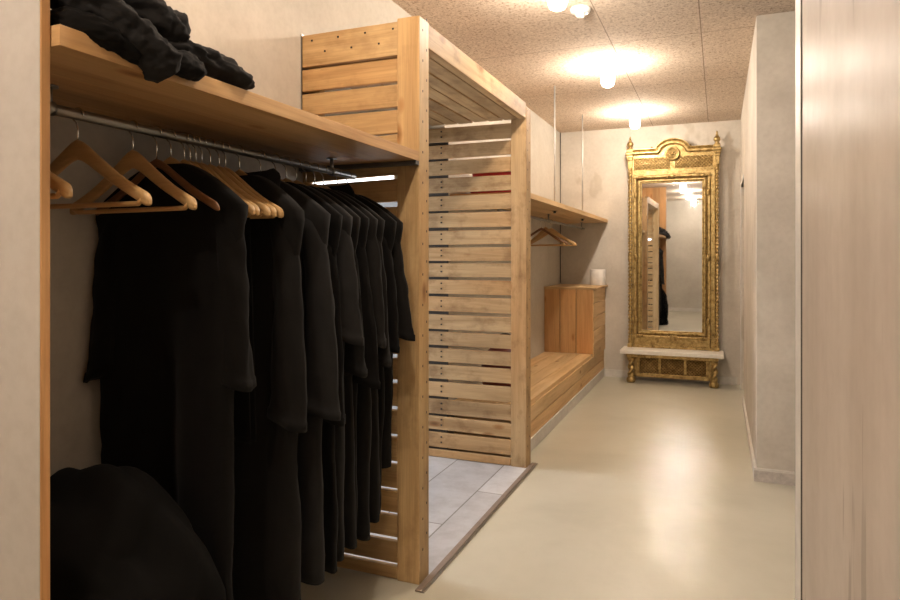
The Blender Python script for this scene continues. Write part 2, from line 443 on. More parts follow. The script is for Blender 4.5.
# far side panel
b = MB(); z = 2.062; k = 0
while z > .10:
    h = random.choice((.084, .088, .092)); lo = z-h
    x0 = -1.80
    mt = Matrix.Translation((-1.4, 3.81, z)) @ Matrix.Rotation(random.uniform(-.006, .006), 4, 'Y') @ Matrix.Translation((1.4, -3.81, -z))
    b.box((x0, 3.808+random.uniform(-.003, .003), lo), (XP-.097, 3.828, z), M['pallet'], mat=mt, bev=.003)
    for dz in (.028, .062):
        for x in (-1.615,):
            b.box((x, 3.8035, lo+dz), (x+.009, 3.809, lo+dz+.009), M['screw'])
    z = lo-random.uniform(.015, .022); k += 1
b.box((-1.80, 3.80, .004), (XP-.097, 3.822, max(z-.004, .05)), M['pallet'], bev=.003)
spn = pb(b, 'side_panel')
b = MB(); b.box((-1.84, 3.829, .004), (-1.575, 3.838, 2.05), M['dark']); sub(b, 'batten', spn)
# roof boards run along the corridor
b = MB(); x = XP-.05
for k in range(6):
    w = random.choice((.078, .086, .092))
    b.box((x-w, 2.34, TOP-.101+random.uniform(0, .004)), (x, 3.80, TOP-.076), M['pallet'], bev=.003); x -= w+.010
pb(b, 'roof_panel')
b = MB(); b.box((XL+.004, 2.341, 2.02), (XP-.097, 2.375, 2.07), M['pallet'], bev=.002); pb(b, 'cross_rail')
b = MB(); b.box((XL+.004, 2.341, .02), (XL+.06, 2.379, 2.0), M['pallet'], bev=.002); pb(b, 'wall_batten')
b = MB(); b.box((XL-.0005+.0005, 2.292, 1.6), (XL+.004, 2.345, TOP-.002), M['steel']); pb(b, 'wall_bracket')

# glowing tube added behind the near panel so one slat gap reads bright
T = thing('gap_glow_tube', 'added white glowing tube that brightens a slat gap behind the clothes', 'light', (-1.37, 2.332, 1.5625))
T.rotation_euler = (0, -.027, 0)
b = MB(); b.tube([(-.19, -.002, 0), (.19, -.002, 0)], .0125, M['tube'], 12); b.build('tube', T)
for x in (-.196, .196):
    b = MB(); b.tube([(x-.008, -.002, 0), (x+.008, -.002, 0)], .015, M['trim'], 12); b.build('end_cap', T)

# ------------------------------------------------------------------ wardrobe
wp = thing('wardrobe_divider', 'tall grey divider with raw pine edge at left of the clothes', 'divider', (-1.33, .80, 0))
def rel(mb, name, par):
    o = mb.build(name); o.parent = par; o.matrix_parent_inverse = Matrix.Translation(-Vector(par.location)); return o
b = MB(); b.box((XL+.003, .787, .001), (XP-.0255, .792, H-.002), M['grey_panel']); rel(b, 'grey_face', wp)
b = MB(); x = XL+.003
while x < XP-.03:
    w = min(.135, XP-.0255-x); b.box((x, .7925, .001), (x+w-.001, .803, H-.002), M['larch'], grain=2); x += w
rel(b, 'pine_back', wp)
b = MB(); b.box((XP-.025, .787, .001), (XP-.021, .8035, H-.002), M['larch'], grain=2, bev=.001); rel(b, 'edge_strip', wp)

S = thing('wardrobe_shelf', 'thick pine shelf board above the long row of black clothes', 'shelf', (-1.33, 1.5, 1.64))
b = MB(); x = XL+.003
for w in (.18, .175, .182):
    b.box((x, .806, 1.62), (min(x+w, XP)-.0006, 2.288, 1.657), M['shelf'], grain=1, bev=.0012); x += w
rel(b, 'board', S)
b = MB(); b.box((XL+.01, 2.262, 1.604), (XP+.0, 2.289, 1.6195), M['steel_dark'], bev=.001); rel(b, 'cleat', S)

XROD, ZROD = -1.33, 1.571
def rail(name, label, y0, y1, br, zrod=ZROD, ztop=1.62, r=.0118, mat='steel'):
    t = thing(name, label, 'rail', (XROD, (y0+y1)/2, zrod))
    b = MB(); b.tube([(XROD, y0, zrod), (XROD, y1, zrod)], r, M[mat], 14); rel(b, 'rod', t)
    for y in br:
        b = MB(); b.tube([(XROD, y, zrod), (XROD, y, ztop-.001)], .007, M[mat], 10)
        b.tube([(XROD, y, ztop-.004), (XROD, y, ztop-.0005)], .019, M[mat], 14)
        b.tube([(XROD, y-.009, zrod), (XROD, y+.009, zrod)], r+.004, M[mat], 14)
        rel(b, 'bracket', t)
    return t
rail('clothes_rail', 'long steel rail under the near shelf holding black clothes', .81, 2.262, (.985, 2.10))

# hangers
def make_hanger(name, label, m, group, slim=False):
    t = thing(name, label, 'hanger', (0, 0, 0), 0, group)
    b = MB(); rings = []; n = 40
    for i in range(n+1):
        x = .216*math.sin(PI/2*(i/n*2-1)); a = abs(x)/.216
        zc = -.078-.122*(1.02*(math.sqrt(a*a+.012)-.1095)/.897)-.010*math.sin(PI*min(1, a*1.05))
        hh = (.023-.010*min(1, a*1.5)+.002*a) if not slim else .011
        th = (.0065+.0060*a*a) if not slim else .0055
        e = 1.0 if a < .93 else max(.3, math.sqrt(max(0, 1-((a-.93)/.0715)**2)))
        yo = -.008*a*a
        hh *= e; th *= e
        rings.append([(x, yo+th*math.copysign(abs(math.cos(q))**.7, math.cos(q)), zc+hh*math.copysign(abs(math.sin(q))**.7, math.sin(q))) for q in [2*PI*j/14 for j in range(14)]])
    b.grid(rings, m); b.build('body', t)
    b = MB(); pts = [(0, 0, -.068), (0, 0, -.03)]
    R = .0162
    for k in range(13):
        q = math.radians(-100+k*25)
        pts.append((-R*math.cos(q+PI/2) if False else R*math.sin(math.radians(-20-0)) if False else -R*math.cos(math.radians(-70+k*22)), 0, -.0012+R*math.sin(math.radians(-70+k*22))))
    b.tube(pts, .0019, M['chrome'], 8); b.build('hook', t)
    if not slim:
        b = MB(); b.tube([(-.2, -.014, -.196), (-.185, -.010, -.205), (.185, -.010, -.205), (.2, -.014, -.196)], .0058, m, 8); b.build('trouser_bar', t)
    return t

def vnoise(x, y, z): return noise.noise(Vector((x, y, z)))

def make_robe(seed, width=.2, hem=1.36, depth=.021, slv=.50, mat='fabric', hood=False, flare=.05, sl_out=.03):
    """black robe; origin at the rail; x across, z down"""
    rs = random.Random(seed)
    t = thing('black_robe', '', 'robe')
    ph = [rs.uniform(0, 6.28) for _ in range(6)]; kk = [rs.uniform(9, 14), rs.uniform(19, 26), rs.uniform(34, 46)]
    n = 56; rings = []
    zs = [-.078, -.081, -.086, -.094, -.106, -.122, -.14, -.162]+[-.19-i*(hem-.19)/46 for i in range(47)]
    for z in zs:
        d = -z
        a = min(1, max(0, (d-.077)/.103))
        if d < .18: hw = .055+(max(width+.022, .238)-.055)*(a**.74)
        else:
            q = (d-.18)/(hem-.18)
            hw = width+.022-.022*math.exp(-((d-.42)/.12)**2)+flare*q**1.4+(.216-width)*(max(0, 1-(d-.18)/.34)**2*(3-2*max(0, 1-(d-.18)/.34)))+.012*max(0, 1-(d-.18)/.5)
        hd = (.016+.006*a)*max(1, depth/.021) if d < .18 else depth+.010*min(1, (d-.2)/.7)
        amp = .018*min(1, max(0, (d-.18)/.5))*(depth/.021)**.5
        ring = []
        for j in range(n):
            th = 2*PI*j/n
            c, s = math.cos(th), math.sin(th)
            x = hw*math.copysign(abs(c)**.85, c)
            y = hd*math.copysign(abs(s)**(.35 if d < .22 else .6), s)
            drift = .25*math.sin(d*2+ph[3])
            w = amp*(math.sin(kk[0]*(x+drift*.2)+ph[0])+.7*math.sin(kk[1]*(x+.1*drift)+ph[1]+d*.9)+.4*math.sin(kk[2]*x+ph[2]-d))
            w += .008*min(1, d*2)*vnoise(x*9+seed, d*5, s*.6)+.006*min(1, d*1.6)*vnoise(x*24+seed, d*11+x*6, s)+.003*vnoise(x*46, d*34-x*20, seed)
            y -= .008*(x/.222)**2*max(0, 1-d*1.5)
            x += .010*min(1, d)*vnoise(x*4+seed*3, d*3, 3)
            zz = z+(.012*math.sin(kk[0]*x+ph[4]) if d > hem-.01 else 0)
            ring.append((x, y+w, zz))
        rings.append(ring)
    b = MB(); b.grid(rings, M[mat]); b.build('body', t)
    for sgn in (-1, 1):
        b = MB(); rings = []; so = sl_out*rs.uniform(.7, 1.2); L = slv*rs.uniform(.96, 1.04)
        p0 = rs.uniform(0, 6); fy = rs.uniform(-.022, .006)
        for i in range(26):
            q = i/25
            cx = sgn*(width-.020+so*q+.022*math.sin(min(1, q*2.4)*PI/2)-.022*(1-min(1, q*5)))
            cz = -.155-.012*(1-q)-L*q
            hx = (.036+.022*q)*(1 if q > .08 else .55+q*5.6); hy = (.019+.009*q)*(depth/.021)*(1 if q > .08 else .6+q*5)
            ring = []
            for j in range(22):
                th = 2*PI*j/22
                rr = 1+.14*math.sin(3*th+p0+q*5)*q+.18*vnoise(math.cos(th)*1.5+seed, math.sin(th)*1.5, q*7+sgn)
                ring.append((cx+hx*rr*math.cos(th), hy*rr*math.sin(th)+fy*q-.004, cz+sgn*(-.02)*math.cos(th)*(q if q > .9 else 0)+.035*abs(math.cos(th))*0))
            rings.append(ring)
        # turned hem
        last = rings[-1]
        rings.append([(p[0]*1.0+(p[0]-sum(v[0] for v in last)/22)*.06, p[1]*1.08, p[2]-.004) for p in last])
        rings.append([(p[0], p[1]*1.08, p[2]-.022) for p in rings[-1]])
        b.grid(rings, M[mat]); b.build('sleeve', t)
    if hood:
        b = MB(); rings = []
        for i in range(15):
            q = i/14; hw = .095*math.sin(PI*min(1, .12+q*.88))**.6+.01
            z = -.065-.20*q
            rings.append([(hw*math.cos(a)+.02*vnoise(q*4, a, seed), -.020-.022*math.sin(PI*q)+.020*math.sin(a)*(1-.3*q)+.008*vnoise(math.cos(a)*3, q*6, seed), z+.02*math.cos(a)**2) for a in [2*PI*j/20 for j in range(20)]])
        b.grid(rings, M[mat]); b.build('hood', t)
    return t

hg = make_hanger('wooden_hanger', '', M['hanger'], 'wooden hangers on the near rail')
hd = make_hanger('brown_hanger', '', M['hanger_dark'], 'wooden hangers on the near rail', True)
ORD = ['first', 'second', 'third', 'fourth', 'fifth', 'sixth', 'seventh', 'eighth', 'ninth', 'tenth', 'eleventh', 'twelfth', 'thirteenth', 'fourteenth', 'fifteenth', 'sixteenth', 'seventeenth', 'eighteenth', 'nineteenth', 'twentieth', 'twenty-first', 'twenty-second', 'twenty-third', 'twenty-fourth', 'twenty-fifth']
# (distance along the rail, robe number or None, yaw)
HY = [(.872, 0, 1), (1.054, 0, 2), (1.204, 0, -3), (1.278, 'd', -2), (1.325, 1, 0), (1.372, 0, -5), (1.393, 0, -6), (1.414, 0, -4), (1.437, 0, -5), (1.470, 't', -2), (1.505, 0, -4), (1.532, 0, -3), (1.592, 3, -11),
      (1.690, 4, 2), (1.765, 5, 1), (1.822, 6, 2), (1.880, 7, 0), (1.936, 8, 1), (1.990, 9, 2), (2.044, 10, 1), (2.140, 11, 0), (2.215, 12, -1)]
RB = {1: dict(width=.195, hem=1.36, depth=.027, slv=.46, flare=.0, sl_out=.015),
      3: dict(width=.180, hem=1.38, depth=.030, slv=.58, mat='fabric_b', flare=.03, sl_out=.045),
      4: dict(width=.20, hem=1.28, depth=.028, slv=.58, hood=True, mat='fabric_c', flare=.02),
      5: dict(width=.185, hem=1.28, depth=.021, slv=.62, flare=.03),
      6: dict(width=.20, hem=1.27, depth=.022, slv=.40, mat='fabric_c', flare=.0),
      7: dict(width=.18, hem=1.27, depth=.020, slv=.50, mat='fabric_b', flare=.02),
      8: dict(width=.19, hem=1.24, depth=.019, slv=.54, flare=.0),
      9: dict(width=.205, hem=1.29, depth=.020, slv=.44, mat='fabric_b', flare=-.01),
      10: dict(width=.195, hem=1.26, depth=.021, slv=.50, mat='fabric_b', flare=-.01),
      11: dict(width=.18, hem=1.27, depth=.020, slv=.45, hood=True, flare=-.02),
      12: dict(width=.195, hem=1.12, depth=.019, slv=.42, mat='fabric_b', sl_out=.03, flare=-.03)}
RL = {1: 'wide black half-sleeved robe, foremost on the near rail, its whole front visible',
      3: 'black robe just right of the bunch of bare hangers, sleeve ending low',
      4: 'hooded black robe, third robe from the left on the near rail',
      12: 'black robe at the right end of the near rail, against the wooden slats',
      11: 'black hooded robe, second from the right end of the near rail'}
used = set()
for i, (y, kind, yaw) in enumerate(HY):
    extra = {0: 'bare', 'd': 'bare', 't': 'with black trousers over its bar'}.get(kind, 'carrying a black robe')
    lab = '%s wooden hanger from the left on the near rail, %s' % (ORD[i], extra)
    if i == 0: lab = 'first wooden hanger from the left, only its pale tip showing beside the panel'
    if kind == 'd':
        hd['label'] = 'slim dark brown wooden hanger in front of the foremost black robe'; hd.location = (XROD, y, ZROD); hd.rotation_euler = (0, 0, math.radians(yaw)); continue
    if 'h' not in used:
        used.add('h'); hg.location = (XROD, y, ZROD); hg.rotation_euler = (0, 0, math.radians(yaw)); hg['label'] = lab
    else: copy_tree(hg, (XROD, y, ZROD), math.radians(yaw), lab)
    if kind == 't':
        t = thing('black_trousers', 'black trousers folded over the bar of the tenth hanger, among bare ones', 'trousers', (XROD, y, ZROD), math.radians(yaw))
        for nm, yy in (('front_leg', -.021), ('back_leg', .001)):
            b = MB(); rings = []
            for k in range(30):
                q = k/29; z = -.199-.62*q
                rings.append([((.14+.03*q)*math.cos(a), yy+(.0055 if k else .003)*math.sin(a)+.006*math.sin(18*math.cos(a)*.15+q*2)*q, z) for a in [2*PI*j/28 for j in range(28)]])
            b.grid(rings, M['fabric']); b.build(nm, t)
    elif isinstance(kind, int) and kind > 0:
        r = make_robe(kind*3+1, **RB[kind])
        r.location = (XROD-{1: .002, 3: -.014, 12: .008}.get(kind, 0), y, ZROD); r.rotation_euler = (0, 0, math.radians(yaw))
        r['label'] = RL.get(kind, '%s black robe from the left on the near rail, half sleeves' % ORD[kind-2])
        r['group'] = 'black robes on the near rail'

# heap of black cloth on the wardrobe floor
b = MB(); rings = []
for i in range(40):
    f = i/39; q = 1-f
    rr = math.sin(min(1, f*1.0)*PI/2)**.85
    ring = []
    for j in range(64):
        th = 2*PI*j/64
        x = -1.31+.30*rr*math.cos(th); y = 1.045+.25*rr*math.sin(th)
        z = .76*(1-f**2.6)
        k = vnoise(x*5, y*5, z*5)*.07+vnoise(x*13, y*13, z*9)*.03+.018*abs(vnoise(x*26, y*26, z*16))
        z = z*(1+.16*vnoise(x*4+3, y*4, 0)+.06*vnoise(x*11, y*11, 4)-.12*max(0, x+1.36)-.35*max(0, -1.45-x))
        x += k*math.cos(th)*rr; y += k*math.sin(th)*rr
        x = max(XL+.012, min(x, -1.03)); y = min(1.295, max(.815, y))
        ring.append((x, y, max(.003, z)))
    rings.append(ring)
b.grid(rings, M['heap'])
hp = b.build('clothes_heap'); tag(hp, 'large heap of black cloth on the wardrobe floor at lower left', 'cloth heap')

# crumpled black clothes on the shelf top
def roll(name, label, path, rad, seed, mat, flat=.7, seg=48, par=None):
    pts = [Vector(p) for p in path]
    fine = []
    for a, c in zip(pts, pts[1:]):
        for k in range(18): fine.append(a.lerp(c, k/18))
    fine.append(pts[-1])
    for _ in range(24):
        fine = [fine[0]]+[(fine[i-1]+fine[i]*2+fine[i+1])/4 for i in range(1, len(fine)-1)]+[fine[-1]]
    rings = []; n = len(fine); up = Vector((0, 0, 1))
    for i, p in enumerate(fine):
        d = (fine[min(i+1, n-1)]-fine[max(i-1, 0)]).normalized(); x = d.cross(up).normalized(); y = x.cross(d).normalized()
        q = i/(n-1); e = min(1, .5+q*6, .62+(1-q)*5)
        ring = []
        for j in range(seg):
            th = 2*PI*j/seg
            r = rad*e*(1+.32*vnoise(math.cos(th)*1.1+seed, math.sin(th)*1.1, q*5)+.16*vnoise(math.cos(th)*2+seed, math.sin(th)*2+9, q*16)+.14*math.sin(q*30+3*th+seed)*vnoise(q*6, th*.5, seed)+.13*vnoise(math.cos(th)*4+seed, math.sin(th)*4, q*30))
            pt = p+x*r*math.cos(th)+y*r*flat*math.sin(th)
            ring.append(tuple(pt))
        rings.append(ring)
    b = MB(); b.grid(rings, M[mat])
    o = b.build(name)
    if par: o.parent = par; o.matrix_parent_inverse = Matrix.Translation(-Vector(par.location))
    return o
ST = 1.657
G = 'clothes piled on the near shelf'
t = thing('black_trousers', 'crumpled black trousers on the shelf, one leg drooping over its front edge', 'trousers', (-1.15, 1.0, ST), 0, G)
roll('trouser_leg', '', [(-1.22, .815, ST+.10), (-1.12, .85, ST+.095), (-1.075, .91, ST+.06), (-1.045, .975, ST+.015), (-1.028, 1.02, ST-.04)], .055, 3, 'fabric_c', .62, par=t)
roll('trouser_leg', '', [(-1.42, .87, ST+.05), (-1.28, .93, ST+.055), (-1.16, .98, ST+.045), (-1.10, 1.0, ST+.03)], .05, 11, 'fabric_c', .75, par=t)
o = roll('black_shirt', '', [(-1.30, .87, ST+.165), (-1.20, .95, ST+.15), (-1.13, 1.04, ST+.115), (-1.10, 1.13, ST+.075)], .055, 21, 'fabric_c', .7); tag(o, 'black crumpled shirt on top of the clothes pile on the shelf', 'shirt', G)
o = roll('black_pullover', '', [(-1.36, 1.02, ST+.055), (-1.22, 1.05, ST+.06), (-1.13, 1.11, ST+.055), (-1.10, 1.22, ST+.04), (-1.10, 1.33, ST+.024)], .052, 31, 'fabric_c', .55); tag(o, 'black pullover bundle at the right end of the shelf clothes pile', 'pullover', G)
o = roll('black_tee', '', [(-1.12, .835, ST+.03), (-1.065, .875, ST+.012), (-1.055, .95, ST+.004), (-1.052, 1.05, ST+.002), (-1.056, 1.135, ST+.004)], .028, 41, 'fabric', .95); tag(o, 'flat black garment lying under the pile along the shelf edge', 'shirt', G)

# ------------------------------------------------------------------ far niche: shelf, rail, bench, box
S2 = thing('hanging_shelf', 'pine shelf hung on threaded rods above the bench', 'shelf', (-1.35, 5.5, 1.64))
b = MB(); b.box((XL+.003, 3.915, 1.622), (-1.34, YB-.015, 1.657), M['pine'], grain=1, bev=.0015); b.box((-1.3395, 3.915, 1.622), (-1.088, YB-.003, 1.657), M['pine'], grain=1, bev=.0015); rel(b, 'board', S2)
for y in (5.13, 6.27):
    b = MB(); b.tube([(-1.2, y, 1.60), (-1.2, y, H-.002)], .006, M['rod'], 10)
    b.tube([(-1.2, y, 1.618), (-1.2, y, 1.6215)], .022, M['screw'], 4); b.tube([(-1.2, y, 1.604), (-1.2, y, 1.618)], .011, M['screw'], 6)
    rel(b, 'threaded_rod', S2)
rail('far_clothes_rail', 'short steel rail under the hung shelf above the bench', 4.1, 7.02, (5.46, 6.9), 1.562, 1.622, .011)
GF = 'wooden hangers on the far rail'
copy_tree(hg, (XROD, 5.56, 1.562), math.radians(4), 'pale wooden hanger on the far rail above the bench, nearest the mirror', GF)
copy_tree(hg, (XROD, 5.36, 1.562), math.radians(-28), 'pale wooden hanger on the far rail turned aside, beside the portal post', GF)
copy_tree(hd, (XROD, 5.22, 1.562), math.radians(12), 'dark brown hanger on the far rail, half hidden by the portal post', GF)

B = thing('pine_bench', 'long low pine bench seat of planks beyond the portal', 'bench', (-1.36, 5.3, 0))
b = MB(); x = XL+.003
for w in (.118, .118, .118, .112): 
    b.box((x, 3.915, .292), (x+w-.004, 6.38, .325), M['pine'], grain=1, bev=.0015); x += w
rel(b, 'seat', B)
b = MB()
for z0, z1 in ((.087, .184), (.191, .2915)): b.box((-1.16, 3.915, z0), (-1.128, YB-.002, z1), M['pine'], grain=1, bev=.0015)
rel(b, 'front_panel', B)
b = MB()
for y in (3.95, 5.3, 6.3):
    b = MB(); b.box((XL+.02, y, .001), (-1.17, y+.04, .291), M['pine']); rel(b, 'support', B)
K = thing('pine_box', 'upright pine box with a plank front standing at the bench end', 'box', (-1.36, 6.8, .325))
b = MB(); x = XL+.004
for w in (.158, .158, .163): b.box((x, 6.38, .326), (x+w-.006, 6.402, .945), M['larch'], grain=2, bev=.0015); x += w
rel(b, 'front_panel', K)
b = MB(); z = .293
for i in range(5):
    z1 = min(z+.131, .945); b.box((-1.135, 6.4025, z), (-1.115, YB-.003, z1-.006), M['pine'], grain=1, bev=.0015); z = z1
rel(b, 'side_panel', K)
b = MB(); b.box((XL+.003, 6.375, .9455), (-1.085, YB-.003, .968), M['pine'], grain=0, bev=.0015); rel(b, 'top_board', K)
b = MB(); c = (-1.165, 6.93, .9685)
b.lathe([(.02, .0), (.076, .0), (.078, .004), (.078, .160), (.074, .164), (.024, .164), (.022, .158), (.022, .02)], M['paper'], c, 32)
tag(b.build('paper_roll'), 'thick white paper roll standing on the pine box', 'paper roll')
# things glimpsed between the far slats
b = MB(); rings = []
for i in range(14):
    q = i/13; z = 1.66+.17*q
    rings.append([(-1.38+(.17-.02*q)*math.copysign(abs(math.cos(a))**.5, math.cos(a)), 4.25+.17*math.copysign(abs(math.sin(a))**.5, math.sin(a))+.006*math.sin(q*26), z) for a in [2*PI*j/28 for j in range(28)]])
b.grid(rings, M['red']); tag(b.build('red_blanket'), 'folded red blanket on the hung shelf, glimpsed through the slats', 'blanket')
t = thing('round_bag', 'dark red round bag on the bench, glimpsed through the far slats', 'bag', (-1.36, 4.35, .326))
b = MB(); b.lathe([(.02, 0), (.12, .005), (.16, .06), (.172, .15), (.155, .25), (.10, .31), (.02, .325)], M['maroon'], (0, 0, 0), 28); b.build('pouch', t)
b = MB(); b.tube([(.09*math.cos(a), 0, .30+.10*math.sin(a)) for a in [PI*k/14 for k in range(15)]], .008, M['dark'], 8); b.build('handle', t)

# ------------------------------------------------------------------ gilt mirror
MX0, MX1 = -.866, .0
MC = (MX0+MX1)/2
YM = 6.985         # front face of the frame
GZ0, GZ1, GX0, GX1 = .51, 2.015, -.735, -.155
MR = thing('gilt_mirror', 'tall gilt pier mirror with arched crest against the back wall', 'mirror', (MC, 7.04, .337))
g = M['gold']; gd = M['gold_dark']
b = MB(); b.box((MX0+.03, 7.04, .34), (MX1-.03, 7.07, 2.30), gd); rel(b, 'back_board', MR)
b = MB(); b.box((GX0-.005, 7.031, GZ0-.005), (GX1+.005, 7.0365, GZ1+.005), M['mirror'], mat=Matrix.Translation((MC, 7.034, 0)) @ Matrix.Rotation(-.0115, 4, 'Z') @ Matrix.Translation((-MC, -7.034, 0))); rel(b, 'glass', MR)
def moulding(mb, p0, p1, inward, prof, m):
    """sweep a stepped profile (offset inward, y) between two corners with mitres"""
    pass
# stepped frame round the glass: nested rings of bars
def ring_frame(mb, x0, x1, z0, z1, w, y0, y1, m):
    o = [(x0, z0), (x1, z0), (x1, z1), (x0, z1)]; i = [(x0+w, z0+w), (x1-w, z0+w), (x1-w, z1-w), (x0+w, z1-w)]
    # bevelled section: outer back -> outer front -> inner front -> inner back
    R = []
    e = w*.22
    for (ins, y) in ((0, y1), (0, y0+e), (e, y0), (w-e, y0), (w, y0+e), (w, y1)):
        R.append([(x0+ins, y, z0+ins), (x1-ins, y, z0+ins), (x1-ins, y, z1-ins), (x0+ins, y, z1-ins)])
    mb.grid(R, m, cap=False, smooth=False)
b = MB()
ring_frame(b, GX0-.012, GX1+.012, GZ0-.012, GZ1+.012, .013, 7.012, 7.040, g)
ring_frame(b, GX0-.034, GX1+.034, GZ0-.034, GZ1+.034, .022, 6.995, 7.040, g)
ring_frame(b, GX0-.048, GX1+.048, GZ0-.048, GZ1+.048, .013, 7.008, 7.040, gd)  # darker gilt paints crevice shade into this recessed step
ring_frame(b, GX0-.078, GX1+.078, GZ0-.078, GZ1+.078, .030, 6.985, 7.040, g)
rel(b, 'inner_frame', MR)
# stiles
for s in (0, 1):
    b = MB()
    xa = MX0+.036 if s == 0 else GX1+.078
    xb = GX0-.078 if s == 0 else MX1-.036
    b.box((xa, 6.998, .34), (xb, 7.045, 2.2), g, bev=.004)
    rel(b, 'stile', MR)
# rope columns
for x in (MX0+.019, MX1-.019):
    b = MB()
    pr = [(.0135, .40+i*.006) for i in range(290)]
    b.lathe(pr, g, (x, 6.978, 0), 20, lambda t, z: 1+.42*math.cos(2*t-z*170))
    for zc in (.40, 1.255, 2.14): b.lathe([(.014, zc-.03), (.022, zc-.024), (.022, zc-.012), (.018, zc), (.022, zc+.012), (.022, zc+.024), (.014, zc+.03)], g, (x, 6.985, 0), 20)
    rel(b, 'rope_column', MR)
    b = MB(); b.box((x-.024, 6.955, .337), (x+.024, 7.03, .372), g, bev=.004); rel(b, 'column_base', MR)
    b = MB()
    b.box((x-.022, 6.96, 2.165), (x+.022, 7.03, 2.25), g, bev=.004)
    for zz, w in ((2.25, .028), (2.275, .034), (2.305, .040), (2.335, .032)): b.box((x-w, 6.958-(w-.022), zz), (x+w, 7.04, zz+.026), g, bev=.004)
    cpt = rel(b, 'capital', MR)
    b = MB()
    b.lathe([(.028, 2.361), (.031, 2.368), (.022, 2.378), (.015, 2.388), (.020, 2.395), (.030, 2.405), (.033, 2.42), (.029, 2.434), (.018, 2.446), (.012, 2.452), (.015, 2.458), (.011, 2.466), (.007, 2.476), (.010, 2.484), (.006, 2.494), (.001, 2.502)], g, (x, 6.995, 0), 20)
    sub(b, 'finial', cpt)
# bottom rail with applied foliage and beading
b = MB(); b.box((GX0-.075, 6.992, .345), (GX1+.075, 7.045, GZ0-.076), g, bev=.004); b.box((MX0+.045, 6.975, .337), (MX1-.045, 7.045, .358), g, bev=.004); brail = rel(b, 'bottom_rail', MR)
b = MB(); x = MX0+.055
while x < MX1-.05: b.ball((x, 6.972, .366), (.0085, .0085, .0085), g, 1); x += .0185
sub(b, 'bead_moulding', brail)
def foliage(mb, cx, cz, w, h, n, seed, y=6.982):
    rs = random.Random(seed)
    for i in range(n):
        q = i/(n-1)*2-1
        hh = h*(1-abs(q)**1.3*.75)
        for k in range(2):
            mb.ball((cx+q*w+rs.uniform(-.004, .004), y, cz+rs.uniform(-.5, .5)*hh), (.011, .007, .006+hh*.28*rs.uniform(.6, 1)), g, 1)
    mb.ball((cx, y-.004, cz), (.017, .01, h*.75), g, 2)
b = MB()
foliage(b, MC, .452, .085, .032, 11, 2); foliage(b, GX0-.02, .455, .07, .026, 9, 3); foliage(b, GX1+.02, .455, .07, .026, 9, 4)
sub(b, 'carved_foliage', brail)
b = MB()
foliage(b, MC, 2.072, .085, .030, 11, 5); foliage(b, GX0-.01, 2.07, .07, .024, 9, 6); foliage(b, GX1+.01, 2.07, .07, .024, 9, 7)
rel(b, 'carved_foliage', MR)
for x in (GX0-.055, GX1+.055):
    for zc in (1.255, .62, 1.9):
        b = MB(); foliage(b, x, zc, .012, .05, 5, int(zc*10), 6.98); rel(b, 'side_ornament', MR)
# frieze, lattice panels, cornice with arch, medallion
b = MB(); b.box((MX0+.04, 6.9965, GZ1+.079), (MX1-.04, 7.045, 2.31), g)
b.prism([(MC+.125*math.cos(a), 2.30+.12*math.sin(a)) for a in [PI*k/20 for k in range(21)]], 7.0, 7.045, g)
frz = rel(b, 'frieze', MR)
for s in (-1, 1):
    b = MB()
    xa, xb = (MX0+.058, MC-.024) if s < 0 else (MC+.024, MX1-.058)
    za, zb = 2.150, 2.268
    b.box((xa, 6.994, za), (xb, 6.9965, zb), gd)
    # frame
    for lo, hi in (((xa-.008, za-.008), (xb+.008, za)), ((xa-.008, zb), (xb+.008, zb+.008)), ((xa-.008, za), (xa, zb)), ((xb, za), (xb+.008, zb))):
        b.box((lo[0], 6.988, lo[1]), (hi[0], 6.998, hi[1]), g)
    p = .033
    k = -int((zb-za)/p)-1
    while xa+k*p < xb:
        for sg in (1, -1):
            x0 = xa+k*p; z0 = za if sg > 0 else zb
            t0 = max(0, xa-x0); t1 = min(zb-za, xb-x0)
            if t1-t0 > .01:
                b.tube([(x0+t0, 6.991, z0+sg*t0), (x0+t1, 6.991, z0+sg*t1)], .0040, g, 5)
        k += 1
    sub(b, 'lattice_panel', frz)
b = MB()
def corn(inner):
    pts = []
    R = .135
    pts += [(MX0+.04, 0), (MC-R-.035, 0)]
    return pts
prof = [(0, 7.045), (0, 6.972), (.012, 6.958), (.022, 6.958), (.026, 6.972), (.038, 6.966), (.050, 6.950), (.056, 6.950), (.056, 7.045)]
path = [(MX0+.045, 2.304), (MC-.150, 2.304), (MC-.136, 2.307), (MC-.124, 2.318)]
for k in range(1, 20):
    a = PI-PI*k/20; path.append((MC+.116*math.cos(a), 2.322+.072*math.sin(a)))
path += [(MC+.124, 2.318), (MC+.136, 2.307), (MC+.150, 2.304), (MX1-.045, 2.304)]
rings = []
for off, y in prof:
    ring = []
    for i, p in enumerate(path):
        a = Vector(path[max(i-1, 0)]); c = Vector(path[min(i+1, len(path)-1)]); d = (c-a).normalized(); nrm = Vector((-d.y, d.x))
        q = Vector(p)+nrm*off
        ring.append((q.x, y, q.y))
    rings.append(ring)
b.grid(rings, g, closed=False, smooth=False)
for e in (0, -1):
    f = b.bm.faces.new([b.bm.verts.new(r[e]) for r in rings]); f.material_index = 0
rel(b, 'cornice', MR)
b = MB()
mt = []
for r, y in ((.001, 6.972), (.05, 6.974), (.056, 6.966), (.066, 6.966), (.070, 6.975), (.070, 7.0)):
    mt.append([(MC+r*math.cos(t), y, 2.298+r*math.sin(t)) for t in [2*PI*k/32 for k in range(32)]])
b.grid(mt, g, cap=False)
b.ball((MC, 6.968, 2.298), (.014, .012, .018), g); 
for k in range(8):
    a = 2*PI*k/8; b.ball((MC+.028*math.cos(a), 6.970, 2.298+.026*math.sin(a)), (.011, .008, .013), g, 1)
sub(b, 'medallion', frz)
